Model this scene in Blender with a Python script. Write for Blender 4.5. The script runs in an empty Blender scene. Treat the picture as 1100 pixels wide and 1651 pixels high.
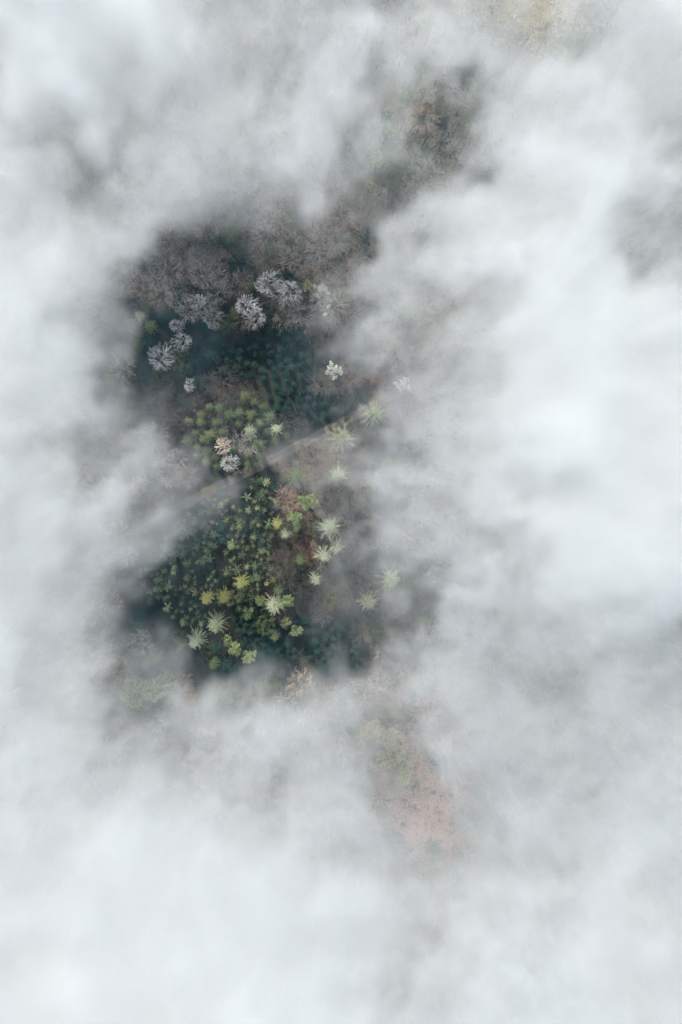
import bpy, math, random
import numpy as np
from mathutils import Vector, Matrix

scene = bpy.context.scene
col = scene.collection

# ------------------------------------------------------------------ camera
CAM_H = 270.0
cam_data = bpy.data.cameras.new("camera")
cam_data.sensor_fit = 'VERTICAL'
cam_data.angle_y = math.radians(55.0)
cam_data.clip_start = 1.0
cam_data.clip_end = 6000.0
camera = bpy.data.objects.new("camera", cam_data)
col.objects.link(camera)
camera.location = (0, 0, CAM_H)
_cz = Vector((-0.0505, 0.0537, 1.0)).normalized()          # almost straight down, image top = +Y
_cx = Vector((0, 1, 0)).cross(_cz).normalized()
_cy = _cz.cross(_cx)
camera.rotation_euler = Matrix((_cx, _cy, _cz)).transposed().to_euler()
scene.camera = camera

# ------------------------------------------------------------------ sky and sun
SUN_AZ, SUN_EL = math.radians(-24.0), math.radians(54.0)
world = bpy.data.worlds.new("World")
scene.world = world
world.use_nodes = True
wn = world.node_tree
sky = wn.nodes.new('ShaderNodeTexSky')
sky.sky_type = 'NISHITA'
sky.sun_disc = False
sky.sun_elevation = SUN_EL
sky.sun_rotation = SUN_AZ
sky.dust_density = 1.6
wn.links.new(sky.outputs[0], wn.nodes['Background'].inputs[0])
wn.nodes['Background'].inputs[1].default_value = 0.10
sun_data = bpy.data.lights.new("sun", 'SUN')
sun_data.energy = 4.4
sun_data.angle = math.radians(0.6)
sun_data.color = (1.0, 0.958, 0.885)
sun = bpy.data.objects.new("sun", sun_data)
col.objects.link(sun)
sun_dir = Vector((math.sin(SUN_AZ) * math.cos(SUN_EL), math.cos(SUN_AZ) * math.cos(SUN_EL), math.sin(SUN_EL)))
sun.rotation_euler = sun_dir.to_track_quat('Z', 'Y').to_euler()
sun.location = sun_dir * 400

vs = scene.view_settings
vs.view_transform = 'Standard'
vs.look = 'None'
vs.gamma = 1.0
vs.use_curve_mapping = False
vs.exposure = 0.75

cy = scene.cycles
cy.max_bounces = 8
cy.diffuse_bounces = 2
cy.glossy_bounces = 1
cy.transmission_bounces = 2
cy.volume_bounces = 4
cy.transparent_max_bounces = 4
cy.volume_step_rate = 5.0
cy.volume_max_steps = 256
cy.use_adaptive_sampling = True
cy.adaptive_threshold = 0.05
cy.adaptive_min_samples = 16
cy.use_denoising = True
cy.denoiser = 'OPENIMAGEDENOISE'
cy.sample_clamp_indirect = 6.0

# ------------------------------------------------------------------ helpers
F_PX = 825.5 / math.tan(math.radians(27.5))
CAM_R = camera.rotation_euler.to_matrix()


def spot(px, py, z=0.0):
    """Where a point seen at (px, py) of the 1100 x 1651 photograph lies at height z."""
    d = CAM_R @ Vector(((px - 550.0) / F_PX, (825.5 - py) / F_PX, -1.0))
    t = (z - CAM_H) / d.z
    return Vector((d.x * t, d.y * t, z))


# ------------------------------------------------------------------ materials
def ramp_material(name, colours, scale=1.0, detail=3.0, rough=0.85, vary=0.25, hue=0.02, through=0.0, attr=None):
    """Matte surface whose colour wanders between the given base colours with position and a little from thing to thing."""
    m = bpy.data.materials.new(name)
    m.use_nodes = True
    nt = m.node_tree
    b = nt.nodes['Principled BSDF']
    b.inputs['Roughness'].default_value = rough
    b.inputs['Specular IOR Level'].default_value = 0.2
    tc = nt.nodes.new('ShaderNodeTexCoord')
    oi = nt.nodes.new('ShaderNodeObjectInfo')
    add = nt.nodes.new('ShaderNodeVectorMath')
    add.operation = 'ADD'
    nz = nt.nodes.new('ShaderNodeTexNoise')
    nz.inputs['Scale'].default_value = scale
    nz.inputs['Detail'].default_value = detail
    nt.links.new(tc.outputs['Object'], add.inputs[0])
    nt.links.new(oi.outputs['Location'], add.inputs[1])
    nt.links.new(add.outputs[0], nz.inputs['Vector'])
    rp = nt.nodes.new('ShaderNodeValToRGB')
    el = rp.color_ramp.elements
    n = len(colours)
    el[0].position, el[1].position = 0.3, 0.7
    for i in range(n - 2):
        el.new(0.3 + 0.4 * (i + 1) / (n - 1))
    for e, c in zip(el, colours):
        e.color = (*c, 1)
    nt.links.new(nz.outputs['Fac'], rp.inputs[0])
    hs = nt.nodes.new('ShaderNodeHueSaturation')
    nt.links.new(rp.outputs[0], hs.inputs['Color'])
    for sock, lo, hi, k in (('Value', 1 - vary, 1 + vary, 1.0), ('Hue', 0.5 - hue, 0.5 + hue, 7.31)):
        mu = nt.nodes.new('ShaderNodeMath')
        mu.operation = 'MULTIPLY'
        mu.inputs[1].default_value = k
        fr = nt.nodes.new('ShaderNodeMath')
        fr.operation = 'FRACT'
        mr = nt.nodes.new('ShaderNodeMapRange')
        mr.inputs['To Min'].default_value, mr.inputs['To Max'].default_value = lo, hi
        nt.links.new(oi.outputs['Random'], mu.inputs[0])
        nt.links.new(mu.outputs[0], fr.inputs[0])
        nt.links.new(fr.outputs[0], mr.inputs['Value'])
        nt.links.new(mr.outputs[0], hs.inputs[sock])
    last = hs.outputs[0]
    if attr:
        av = nt.nodes.new('ShaderNodeVertexColor')
        av.layer_name = attr
        mx = nt.nodes.new('ShaderNodeMix')
        mx.data_type = 'RGBA'
        mx.blend_type = 'MIX'
        n2 = nt.nodes.new('ShaderNodeTexNoise')
        n2.inputs['Scale'].default_value = scale * 6
        n2.inputs['Detail'].default_value = 4
        mm = nt.nodes.new('ShaderNodeMath')
        mm.operation = 'MULTIPLY'
        nt.links.new(tc.outputs['Object'], n2.inputs['Vector'])
        mr = nt.nodes.new('ShaderNodeMapRange')
        mr.inputs['From Min'].default_value, mr.inputs['From Max'].default_value = 0.3, 0.6
        nt.links.new(n2.outputs['Fac'], mr.inputs['Value'])
        nt.links.new(av.outputs['Alpha'], mm.inputs[0])
        nt.links.new(mr.outputs[0], mm.inputs[1])
        nt.links.new(mm.outputs[0], mx.inputs['Factor'])
        nt.links.new(last, mx.inputs['A'])
        nt.links.new(av.outputs['Color'], mx.inputs['B'])
        last = mx.outputs['Result']
    nt.links.new(last, b.inputs['Base Color'])
    if through:
        tr = nt.nodes.new('ShaderNodeBsdfTranslucent')
        ms = nt.nodes.new('ShaderNodeMixShader')
        ms.inputs[0].default_value = through
        out = nt.nodes['Material Output']
        nt.links.new(last, tr.inputs['Color'])
        nt.links.new(b.outputs[0], ms.inputs[1])
        nt.links.new(tr.outputs[0], ms.inputs[2])
        nt.links.new(ms.outputs[0], out.inputs['Surface'])
    return m


# ------------------------------------------------------------------ ground and track
def hills(x, y):
    return (2.2 * math.sin(x * 0.031 + 0.7) * math.cos(y * 0.027 - 0.4) + 1.3 * math.sin(x * 0.019 - y * 0.043 + 1.1)
            + 0.02 * y)


TRACK_PX = [(235, 845), (300, 812), (345, 788), (430, 745), (500, 709), (560, 677), (605, 652),
            (650, 628), (690, 612)]
track_pts = [spot(x, y) for x, y in TRACK_PX]


def smooth_path(pts, n=8):
    out = []
    for i in range(len(pts) - 1):
        p0, p1, p2, p3 = pts[max(i - 1, 0)], pts[i], pts[i + 1], pts[min(i + 2, len(pts) - 1)]
        for k in range(n):
            t = k / n
            out.append(0.5 * ((2 * p1) + (p2 - p0) * t + (2 * p0 - 5 * p1 + 4 * p2 - p3) * t * t + (3 * p1 - p0 - 3 * p2 + p3) * t ** 3))
    return out + [pts[-1]]


track_line = smooth_path(track_pts)
_tl = np.array([(p.x, p.y) for p in track_line])


def to_track(x, y):
    a, b = _tl[:-1], _tl[1:]
    d = b - a
    t = np.clip(((np.array((x, y)) - a) * d).sum(1) / (d * d).sum(1), 0, 1)
    return float(np.sqrt((((a + d * t[:, None]) - (x, y)) ** 2).sum(1)).min())


# litter lightened to stand for sunlit wood, and other coloured ground seen through the gaps: centre and half-axes in photograph pixels, base colour, how strongly it shows
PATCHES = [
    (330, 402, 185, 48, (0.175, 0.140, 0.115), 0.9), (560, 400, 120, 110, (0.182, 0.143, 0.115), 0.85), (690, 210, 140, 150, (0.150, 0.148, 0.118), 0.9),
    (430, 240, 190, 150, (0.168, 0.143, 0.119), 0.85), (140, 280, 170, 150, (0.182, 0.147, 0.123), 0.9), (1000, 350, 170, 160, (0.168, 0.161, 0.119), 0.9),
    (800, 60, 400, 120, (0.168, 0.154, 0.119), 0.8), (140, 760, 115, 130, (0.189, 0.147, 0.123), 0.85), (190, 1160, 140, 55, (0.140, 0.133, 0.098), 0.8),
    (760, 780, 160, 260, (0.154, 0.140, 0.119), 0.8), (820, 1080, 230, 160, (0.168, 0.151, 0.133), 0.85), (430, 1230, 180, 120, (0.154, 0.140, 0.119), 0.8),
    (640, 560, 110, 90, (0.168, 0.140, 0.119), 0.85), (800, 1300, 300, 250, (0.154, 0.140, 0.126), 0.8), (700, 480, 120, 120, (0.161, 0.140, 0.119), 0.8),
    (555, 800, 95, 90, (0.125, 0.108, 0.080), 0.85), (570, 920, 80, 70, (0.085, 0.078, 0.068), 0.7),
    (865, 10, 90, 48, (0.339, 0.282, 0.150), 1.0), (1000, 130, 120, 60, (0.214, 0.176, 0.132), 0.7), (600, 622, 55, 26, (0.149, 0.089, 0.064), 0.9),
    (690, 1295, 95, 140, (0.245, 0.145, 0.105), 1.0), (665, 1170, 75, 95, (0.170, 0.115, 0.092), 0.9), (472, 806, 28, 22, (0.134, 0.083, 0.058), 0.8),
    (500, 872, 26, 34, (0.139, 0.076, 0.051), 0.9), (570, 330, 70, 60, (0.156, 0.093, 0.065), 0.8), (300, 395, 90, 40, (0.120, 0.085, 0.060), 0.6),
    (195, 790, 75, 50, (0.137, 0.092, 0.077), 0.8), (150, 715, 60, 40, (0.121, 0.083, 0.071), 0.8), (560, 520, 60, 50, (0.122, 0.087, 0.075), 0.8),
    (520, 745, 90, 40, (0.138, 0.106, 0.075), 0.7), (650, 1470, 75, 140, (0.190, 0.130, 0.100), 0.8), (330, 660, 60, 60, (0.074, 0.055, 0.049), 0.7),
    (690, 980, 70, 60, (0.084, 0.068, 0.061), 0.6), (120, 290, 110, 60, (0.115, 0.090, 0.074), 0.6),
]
_patch_w = [(spot(px, py), rx * 0.17, ry * 0.17, c, s) for px, py, rx, ry, c, s in PATCHES]


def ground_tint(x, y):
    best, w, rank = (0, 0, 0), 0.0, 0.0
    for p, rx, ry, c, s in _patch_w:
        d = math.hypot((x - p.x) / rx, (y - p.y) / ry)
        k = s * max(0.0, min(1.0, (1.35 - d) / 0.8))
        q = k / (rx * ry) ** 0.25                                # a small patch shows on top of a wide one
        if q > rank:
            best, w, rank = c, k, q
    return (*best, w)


def west_fade(p):
    """How far the track colour darkens to the verge tone: most at its west end."""
    return max(0.0, min(0.85, (spot(445, 740).x - p.x) / 9.0))


def make_ground():
    xs = [-2600, -1200, -600, -320] + [-220 + 2.5 * i for i in range(189)] + [350, 650, 1200, 2600]
    ys = [-2600, -1200, -600, -340] + [-260 + 2.5 * i for i in range(193)] + [320, 600, 1200, 2600]
    v, f, tint = [], [], []
    for y in ys:
        for x in xs:
            v.append((x, y, hills(x, y) if max(abs(x), abs(y)) < 300 else 0.0))
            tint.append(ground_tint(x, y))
    w = len(xs)
    for j in range(len(ys) - 1):
        for i in range(w - 1):
            a = j * w + i
            f.append((a, a + 1, a + w + 1, a + w))
    me = bpy.data.meshes.new("ground")
    me.from_pydata(v, [], f)
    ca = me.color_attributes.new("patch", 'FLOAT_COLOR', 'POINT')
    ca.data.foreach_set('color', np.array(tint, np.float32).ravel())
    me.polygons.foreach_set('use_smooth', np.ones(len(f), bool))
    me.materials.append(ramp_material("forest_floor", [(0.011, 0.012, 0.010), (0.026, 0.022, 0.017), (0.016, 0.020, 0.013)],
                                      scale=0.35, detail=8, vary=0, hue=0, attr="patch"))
    o = bpy.data.objects.new("ground", me)
    col.objects.link(o)
    o["kind"] = "structure"
    # the track: two worn ruts either side of a low middle ridge
    v, f = [], []
    prof = [(-1.35, 0.05), (-1.05, 0.10), (-0.7, 0.06), (-0.35, 0.12), (0.35, 0.12), (0.7, 0.06), (1.05, 0.10), (1.35, 0.05)]
    for i, p in enumerate(track_line):
        q = track_line[min(i + 1, len(track_line) - 1)] - track_line[max(i - 1, 0)]
        n = Vector((-q.y, q.x, 0)).normalized()
        for s, dz in prof:
            s *= (0.95 + 0.10 * math.sin(i * 0.9 + (1.7 if s > 0 else 0)) + 0.10 * math.sin(i * 2.3 + (0.6 if s > 0 else 0))) * min(1.0, 0.25 + 0.15 * min(i, len(track_line) - 1 - i))
            v.append((p.x + n.x * s, p.y + n.y * s, hills(p.x + n.x * s, p.y + n.y * s) + dz))
    k = len(prof)
    for i in range(len(track_line) - 1):
        for j in range(k - 1):
            a = i * k + j
            f.append((a, a + 1, a + k + 1, a + k))
    me = bpy.data.meshes.new("forest_track")
    me.from_pydata(v, [], f)
    me.polygons.foreach_set('use_smooth', np.ones(len(f), bool))
    ca = me.color_attributes.new("verge", 'FLOAT_COLOR', 'POINT')
    ca.data.foreach_set('color', np.array([(0.040, 0.044, 0.024, max(w, west_fade(p))) for p in track_line for w in (1, 0.5, 0, 0.55, 0.55, 0, 0.5, 1)], np.float32).ravel())
    me.materials.append(ramp_material("track_earth", [(0.070, 0.056, 0.045), (0.145, 0.115, 0.093), (0.095, 0.077, 0.062)], scale=0.8, detail=6, vary=0, hue=0, attr="verge"))
    o = bpy.data.objects.new("forest_track", me)
    col.objects.link(o)
    o["kind"] = "structure"


make_ground()

from mathutils import noise as mnoise


# ------------------------------------------------------------------ tree shapes
class Shape:
    def __init__(self):
        self.v, self.f = [], []

    def tube(self, pts, radii, sides=5):
        base = len(self.v)
        n = len(pts)
        for i, (p, r) in enumerate(zip(pts, radii)):
            d = (pts[min(i + 1, n - 1)] - pts[max(i - 1, 0)]).normalized()
            a = d.orthogonal().normalized()
            b = d.cross(a)
            for s in range(sides):
                t = 2 * math.pi * s / sides
                self.v.append(p + (a * math.cos(t) + b * math.sin(t)) * r)
        for i in range(n - 1):
            for s in range(sides):
                q = base + i * sides
                s2 = (s + 1) % sides
                self.f.append((q + s, q + s2, q + sides + s2, q + sides + s))

    def blade(self, p, d, side, w):
        """A slim lozenge from p along d: a twig or a spray of needles."""
        b = len(self.v)
        self.v += [p, p + d * 0.45 + side * w, p + d, p + d * 0.45 - side * w]
        self.f.append((b, b + 1, b + 2, b + 3))

    def mesh(self, name, mat):
        me = bpy.data.meshes.new(name)
        me.from_pydata([tuple(p) for p in self.v], [], self.f)
        if mat:
            me.materials.append(mat)
        return me


def rnd_dir(rng):
    while True:
        v = Vector((rng.uniform(-1, 1), rng.uniform(-1, 1), rng.uniform(-1, 1)))
        if 0.05 < v.length < 1:
            return v.normalized()


def bare_shape(seed, h, spread, twig_w=0.035, rays=78, twigs=12, flat=0.75, twig_len=0.85, ragged=0.22, limbs=9):
    """Leafless broad-leaved tree: (trunk and limbs, crown of branches and twigs), built at full size."""
    rng = random.Random(seed)
    tr, cr = Shape(), Shape()
    lean = Vector((rng.uniform(-0.6, 0.6), rng.uniform(-0.6, 0.6), 0))
    rz = spread * flat
    heart = Vector((lean.x, lean.y, h - rz * 1.05))
    fork = heart.z - rz * 0.55
    r0 = h * 0.0120
    base = Vector((lean.x * 0.6, lean.y * 0.6, fork))
    tr.tube([Vector((0, 0, -0.4)), Vector((lean.x * 0.2, lean.y * 0.2, fork * 0.5)), base, heart], [r0 * 1.3, r0, r0 * 0.8, r0 * 0.35], 6)
    knees = []
    for k in range(limbs):
        a = 2.399 * k + rng.uniform(-0.4, 0.4)
        t = k / (limbs - 1)
        p = base.lerp(heart, t)
        d = Vector((math.cos(a), math.sin(a), 0.15 + 0.9 * t)).normalized()
        L = spread * rng.uniform(0.38, 0.66)
        q = p + d * L * 0.5 + rnd_dir(rng) * 0.15
        e = p + d * L + Vector((0, 0, L * 0.22)) + rnd_dir(rng) * 0.25
        tr.tube([p, q, e], [r0 * 0.5, r0 * 0.38, r0 * 0.22], 4)
        knees += [(q, p), (e, q)]
    swell = [(rnd_dir(rng), rng.uniform(-ragged, ragged)) for _ in range(7)]
    for k in range(rays):
        z = 1 - 1.32 * (k + 0.5) / rays
        a = 2.399963 * k + rng.uniform(-0.35, 0.35)
        s = math.sqrt(max(0, 1 - z * z))
        u = Vector((s * math.cos(a), s * math.sin(a), z))
        R = 1.0 + sum(w * max(0, u.dot(d)) ** 3 for d, w in swell) * 1.6 + rng.uniform(-0.14, 0.10)
        tip = heart + Vector((u.x * spread, u.y * spread, u.z * rz)) * R
        k0, k1 = min(knees, key=lambda n: (n[0] - tip).length + 0.6 * rng.random() * spread)
        mid = k0.lerp(tip, 0.5) + rnd_dir(rng) * 0.16 * spread + Vector((0, 0, 0.12 * spread * (1 - abs(z))))
        cr.tube([k0, mid, tip], [0.030, 0.024, twig_w * 0.6], 3)
        for j in range(twigs):
            f = (0.12 + 0.88 * (j + rng.random()) / twigs) ** 0.8
            p = k0.lerp(mid, f * 2) if f < 0.5 else mid.lerp(tip, f * 2 - 1)
            out = ((p - heart).normalized() + (p - k0 + rnd_dir(rng) * 0.01).normalized() * 0.6)
            d = (out * 0.5 + (tip - k0).normalized() * 0.5 + rnd_dir(rng) * 0.95).normalized()
            ln = twig_len * rng.uniform(0.5, 1.2)
            cr.blade(p, d * ln, d.cross(rnd_dir(rng)).normalized(), twig_w)
            if j % 2:
                d2 = (d + rnd_dir(rng) * 0.7).normalized()
                cr.blade(p + d * ln * rng.uniform(0.4, 0.8), d2 * ln * 0.7, d2.cross(rnd_dir(rng)).normalized(), twig_w * 0.85)
    return tr, cr


def spruce_shape(seed, h, reach, whorls, per, bare=0.25, spray=0.5, droop=0.25, blade_w=0.10, sprays=7, lift=0.12, taper=0.8):
    """Conifer: straight trunk and whorls of drooping boughs, each a spine set with sprays of needles."""
    rng = random.Random(seed)
    tr, cr = Shape(), Shape()
    tr.tube([Vector((0, 0, -0.4)), Vector((0, 0, h * 0.5)), Vector((0, 0, h))], [h * 0.014, h * 0.009, 0.02], 6)
    turn = 0.0
    for w in range(whorls):
        t = (w + rng.uniform(-0.25, 0.25)) / (whorls - 1)
        t = min(max(t, 0), 1)
        z = h * (bare + (0.985 - bare) * t)
        L0 = reach * (1 - t) ** taper + 0.05 * reach
        n = per if t < 0.85 else max(4, per - 2)
        turn += 2.399
        for b in range(n):
            a = turn + 2 * math.pi * (b + rng.uniform(-0.28, 0.28)) / n
            if rng.random() < 0.12:
                continue
            L = L0 * rng.uniform(0.55, 1.15)
            rise = 0.55 * t * t + lift - droop * (1 - t)
            d = Vector((math.cos(a), math.sin(a), 0))
            side = Vector((-math.sin(a), math.cos(a), 0))
            o = Vector((0, 0, z))
            dz = rng.uniform(-0.08, 0.08)

            def at(s):
                return o + d * (L * s) + Vector((0, 0, L * (rise * s - droop * 0.5 * s * s + lift * 0.8 * s ** 3 + dz * s)))
            q0, q1, q2 = at(0.0), at(0.5), at(1.0)
            tr_w = blade_w * 0.55
            cr.blade(q0, q1 - q0, side, tr_w)
            cr.blade(q1, q2 - q1, side, tr_w * 1.3)
            cr.blade(q1, q2 - q1, Vector((0, 0, 1)), tr_w)
            m = max(2, int(round(sprays * min(1.0, L / reach + 0.25))))
            for k in range(m):
                s = 0.22 + 0.78 * (k + rng.random() * 0.6) / m
                p = at(min(s, 1.0))
                ln = spray * (0.45 + 0.55 * (1 - abs(2 * s - 1.1))) * rng.uniform(0.7, 1.2) * min(1.0, 0.4 + L / reach)
                for sg in (-1, 1):
                    dd = (d * rng.uniform(0.6, 1.0) + side * sg * rng.uniform(0.45, 0.95) + Vector((0, 0, rng.uniform(-0.25, 0.2)))).normalized()
                    cr.blade(p, dd * ln, dd.cross(Vector((0, 0, 1)) + rnd_dir(rng) * 0.5).normalized(), blade_w)
    for b in range(5):
        dd = (Vector((0, 0, 1)) + rnd_dir(rng) * 0.35).normalized()
        cr.blade(Vector((0, 0, h * 0.95)), dd * 0.06 * h, dd.orthogonal().normalized(), blade_w * 0.6)
    return tr, cr


def leafy_shape(seed, h, lobes, leaf=0.32, per=260, r0=None):
    """Evergreen broad-leaf or pine: a forked trunk carrying separate clumps (dx, dy, z, radius) of small leaf faces."""
    rng = random.Random(seed)
    tr, cr = Shape(), Shape()
    r0 = r0 or h * 0.014
    cx = sum(l[0] for l in lobes) / len(lobes) * 0.4
    cyy = sum(l[1] for l in lobes) / len(lobes) * 0.4
    fork = Vector((cx, cyy, h * 0.45))
    tr.tube([Vector((0, 0, -0.4)), fork * 0.5, fork], [r0 * 1.2, r0, r0 * 0.8], 6)
    for dx, dy, z, r in lobes:
        c = Vector((dx, dy, z))
        mid = fork.lerp(c, 0.5) + Vector((rng.uniform(-.3, .3), rng.uniform(-.3, .3), -0.3))
        tr.tube([fork, mid, c], [r0 * 0.6, r0 * 0.4, r0 * 0.12], 4)
        n = int(per * r * r / 2.0)
        subs = [(c + rnd_dir(rng) * r * rng.uniform(0.25, 0.8), r * rng.uniform(0.28, 0.5)) for _ in range(max(5, int(7 * r)))]
        for k in range(n):
            sc, sr = subs[rng.randrange(len(subs))]
            u = rnd_dir(rng)
            if u.z < -0.35 and rng.random() < 0.6:
                u.z = -u.z
            p = sc + Vector((u.x, u.y, u.z * 0.8)) * sr * rng.uniform(0.75, 1.12)
            t = (u + rnd_dir(rng) * 0.9).normalized()
            e1 = t.orthogonal().normalized()
            e1 = (Matrix.Rotation(rng.uniform(0, 6.28), 3, t) @ e1)
            cr.blade(p - e1 * leaf * 0.5, e1 * leaf * rng.uniform(0.8, 1.3), t.cross(e1), leaf * 0.32)
    return tr, cr


def round_lobes(seed, r, h, n=9):
    rng = random.Random(seed)
    out = [(0, 0, h - r * 0.45, r * 0.5)]
    for k in range(n):
        a = 2 * math.pi * k / n + rng.uniform(-0.3, 0.3)
        d = r * rng.uniform(0.35, 0.78)
        out.append((d * math.cos(a), d * math.sin(a), h - r * 0.6 - d * rng.uniform(0.35, 0.8), r * rng.uniform(0.26, 0.42)))
    return out


# ------------------------------------------------------------------ materials of the wood
BARK = ramp_material("bark", [(0.07, 0.055, 0.042), (0.12, 0.10, 0.082)], scale=2.0)
BARK_PALE = ramp_material("frosted_bark", [(0.20, 0.185, 0.17), (0.34, 0.33, 0.32)], scale=1.5)
M_TWIG = {
    'brown': ramp_material("twigs_brown", [(0.21, 0.16, 0.125), (0.37, 0.285, 0.23)], scale=0.4, vary=0.35, hue=0.02),
    'grey': ramp_material("twigs_grey", [(0.23, 0.20, 0.17), (0.40, 0.355, 0.31)], scale=0.4, vary=0.35, hue=0.015),
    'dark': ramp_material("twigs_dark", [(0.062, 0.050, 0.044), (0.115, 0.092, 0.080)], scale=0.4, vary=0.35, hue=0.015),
    'russet': ramp_material("twigs_russet", [(0.18, 0.125, 0.10), (0.25, 0.18, 0.145)], scale=0.4, vary=0.2),
    'dim': ramp_material("twigs_dim_frost", [(0.22, 0.20, 0.18), (0.38, 0.355, 0.33)], scale=0.35, vary=0.2, hue=0.01),
    'frost': ramp_material("twigs_frosted", [(0.42, 0.405, 0.395), (0.72, 0.70, 0.685)], scale=0.35, vary=0.1, hue=0.005),
    'white': ramp_material("twigs_white", [(0.60, 0.59, 0.58), (0.78, 0.77, 0.76)], scale=0.35, vary=0.06, hue=0.005),
    'cream': ramp_material("twigs_cream", [(0.60, 0.48, 0.38), (0.74, 0.64, 0.54)], scale=0.5, vary=0.05, hue=0.005),
}
M_LEAF = {
    'young': ramp_material("needles_young", [(0.022, 0.048, 0.032), (0.085, 0.12, 0.062), (0.29, 0.31, 0.15)], scale=0.25, vary=0.3, hue=0.02, through=0.25),
    'dark': ramp_material("needles_dark_shaded", [(0.009, 0.023, 0.018), (0.025, 0.046, 0.031)], scale=0.3, vary=0.3, through=0.15),  # deep green, with the shade of the dark stands put into the colour
    'green': ramp_material("needles_green", [(0.065, 0.095, 0.040), (0.135, 0.155, 0.070)], scale=0.4, vary=0.25, through=0.2),
    'yellow': ramp_material("needles_yellow", [(0.16, 0.18, 0.055), (0.31, 0.31, 0.12)], scale=0.5, vary=0.15, through=0.25),
    'rime': ramp_material("needles_rimed", [(0.20, 0.23, 0.14), (0.40, 0.42, 0.29)], scale=0.5, vary=0.15, hue=0.01, through=0.2),
    'dull': ramp_material("needles_dull", [(0.13, 0.16, 0.095), (0.31, 0.335, 0.22)], scale=0.5, vary=0.2, hue=0.012, through=0.2),
    'lime': ramp_material("leaves_lime", [(0.17, 0.21, 0.08), (0.32, 0.36, 0.17)], scale=0.7, vary=0.12, through=0.25),
    'pale': ramp_material("leaves_pale", [(0.42, 0.45, 0.36), (0.60, 0.62, 0.54)], scale=0.7, vary=0.08, hue=0.01, through=0.2),
    'gold': ramp_material("leaves_gold", [(0.24, 0.225, 0.10), (0.37, 0.345, 0.18)], scale=0.7, vary=0.1, through=0.25),
    'olive': ramp_material("leaves_olive", [(0.05, 0.065, 0.025), (0.11, 0.12, 0.05)], scale=0.6, vary=0.35, hue=0.025, through=0.2),
    'bright': ramp_material("leaves_bright", [(0.06, 0.14, 0.04), (0.14, 0.24, 0.07)], scale=0.7, vary=0.1, through=0.25),
    'orange': ramp_material("leaves_orange", [(0.55, 0.16, 0.05), (0.70, 0.28, 0.10)], scale=0.7, vary=0.1, through=0.25),
}

# prototype meshes: kind -> list of (trunk mesh, crown mesh, native crown radius, native height)
PROTO = {}


def keep(kind, shape, mat, bark, radius, height):
    t, c = shape
    PROTO.setdefault(kind, []).append((t.mesh(kind + "_trunk", bark), c.mesh(kind + "_crown", mat), radius, height))


for i in range(5):
    keep('bare_brown', bare_shape(100 + i, 15, 4.7, 0.027), M_TWIG['brown'], BARK, 4.8, 15.0)
    keep('bare_grey', bare_shape(110 + i, 16, 4.8, 0.027, flat=0.9), M_TWIG['grey'], BARK, 4.9, 16.0)
for i in range(4):
    keep('bare_dark', bare_shape(160 + i, 13, 4.5, 0.027), M_TWIG['dark'], BARK, 4.6, 13.0)
for i in range(3):
    keep('bare_russet', bare_shape(120 + i, 12, 4.1, 0.030), M_TWIG['russet'], BARK, 4.2, 12.0)
    keep('frost_dim', bare_shape(130 + i, 15, 4.5, 0.036, ragged=0.3), M_TWIG['dim'], BARK_PALE, 4.6, 15.0)
for i in range(5):
    keep('frost', bare_shape(140 + i, 15, 4.3, 0.032, rays=105, twigs=17, ragged=0.36, flat=0.75, twig_len=0.62), M_TWIG['frost'], BARK_PALE, 5.4, 15.0)
for i in range(2):
    keep('frost_plume', bare_shape(151 + i, 14, 3.0, 0.075, rays=46, twigs=14, flat=1.3, twig_len=0.75, ragged=0.55), M_TWIG['white'], BARK_PALE, 3.2, 14.0)
keep('cream', bare_shape(155, 13, 2.7, 0.060, rays=60, flat=1.2, twig_len=0.7), M_TWIG['cream'], BARK_PALE, 2.9, 13.0)
for i in range(8):
    keep('young', spruce_shape(200 + i, 8.0, 1.75, 8 + i % 4, 5 + i % 3, bare=0.3, spray=0.26 + 0.03 * (i % 3), blade_w=0.055, sprays=4, taper=0.8 + 0.1 * (i % 3)), M_LEAF['young'], BARK, 1.75, 8.0)
for i in range(4):
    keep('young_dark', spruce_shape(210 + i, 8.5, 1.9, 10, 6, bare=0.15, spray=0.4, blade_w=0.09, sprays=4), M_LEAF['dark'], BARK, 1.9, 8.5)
for i in range(4):
    keep('spruce_green', spruce_shape(220 + i, 19, 3.2, 17, 7, spray=0.40, sprays=9, blade_w=0.052), M_LEAF['green'], BARK, 3.4, 19.0)
for i in range(3):
    keep('spruce_yellow', spruce_shape(230 + i, 19, 3.0, 16, 7, spray=0.42, sprays=9, blade_w=0.055), M_LEAF['yellow'], BARK, 3.2, 19.0)
for i in range(5):
    keep('spruce_rime', spruce_shape(240 + i, 22, 3.9, 17, 7, spray=0.36, sprays=12, blade_w=0.042, droop=0.30, bare=0.36, taper=0.85), M_LEAF['rime'], BARK, 4.3, 22.0)
for i in range(3):
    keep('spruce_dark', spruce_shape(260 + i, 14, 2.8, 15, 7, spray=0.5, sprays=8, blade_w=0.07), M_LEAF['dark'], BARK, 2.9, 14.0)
for i in range(4):
    keep('spruce_dull', spruce_shape(250 + i, 22, 3.9, 18, 7, spray=0.40, sprays=12, blade_w=0.045, droop=0.30, bare=0.34, taper=0.85), M_LEAF['dull'], BARK, 4.2, 22.0)
for i in range(2):
    keep('larch_gold', bare_shape(170 + i, 17, 3.6, 0.060, rays=110, twigs=13, flat=1.2, twig_len=0.6, ragged=0.4), M_LEAF['gold'], BARK, 3.7, 17.0)
    keep('larch_lime', bare_shape(175 + i, 15, 3.6, 0.060, rays=110, twigs=13, flat=1.0, twig_len=0.6, ragged=0.4), M_LEAF['lime'], BARK, 3.7, 15.0)
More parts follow.
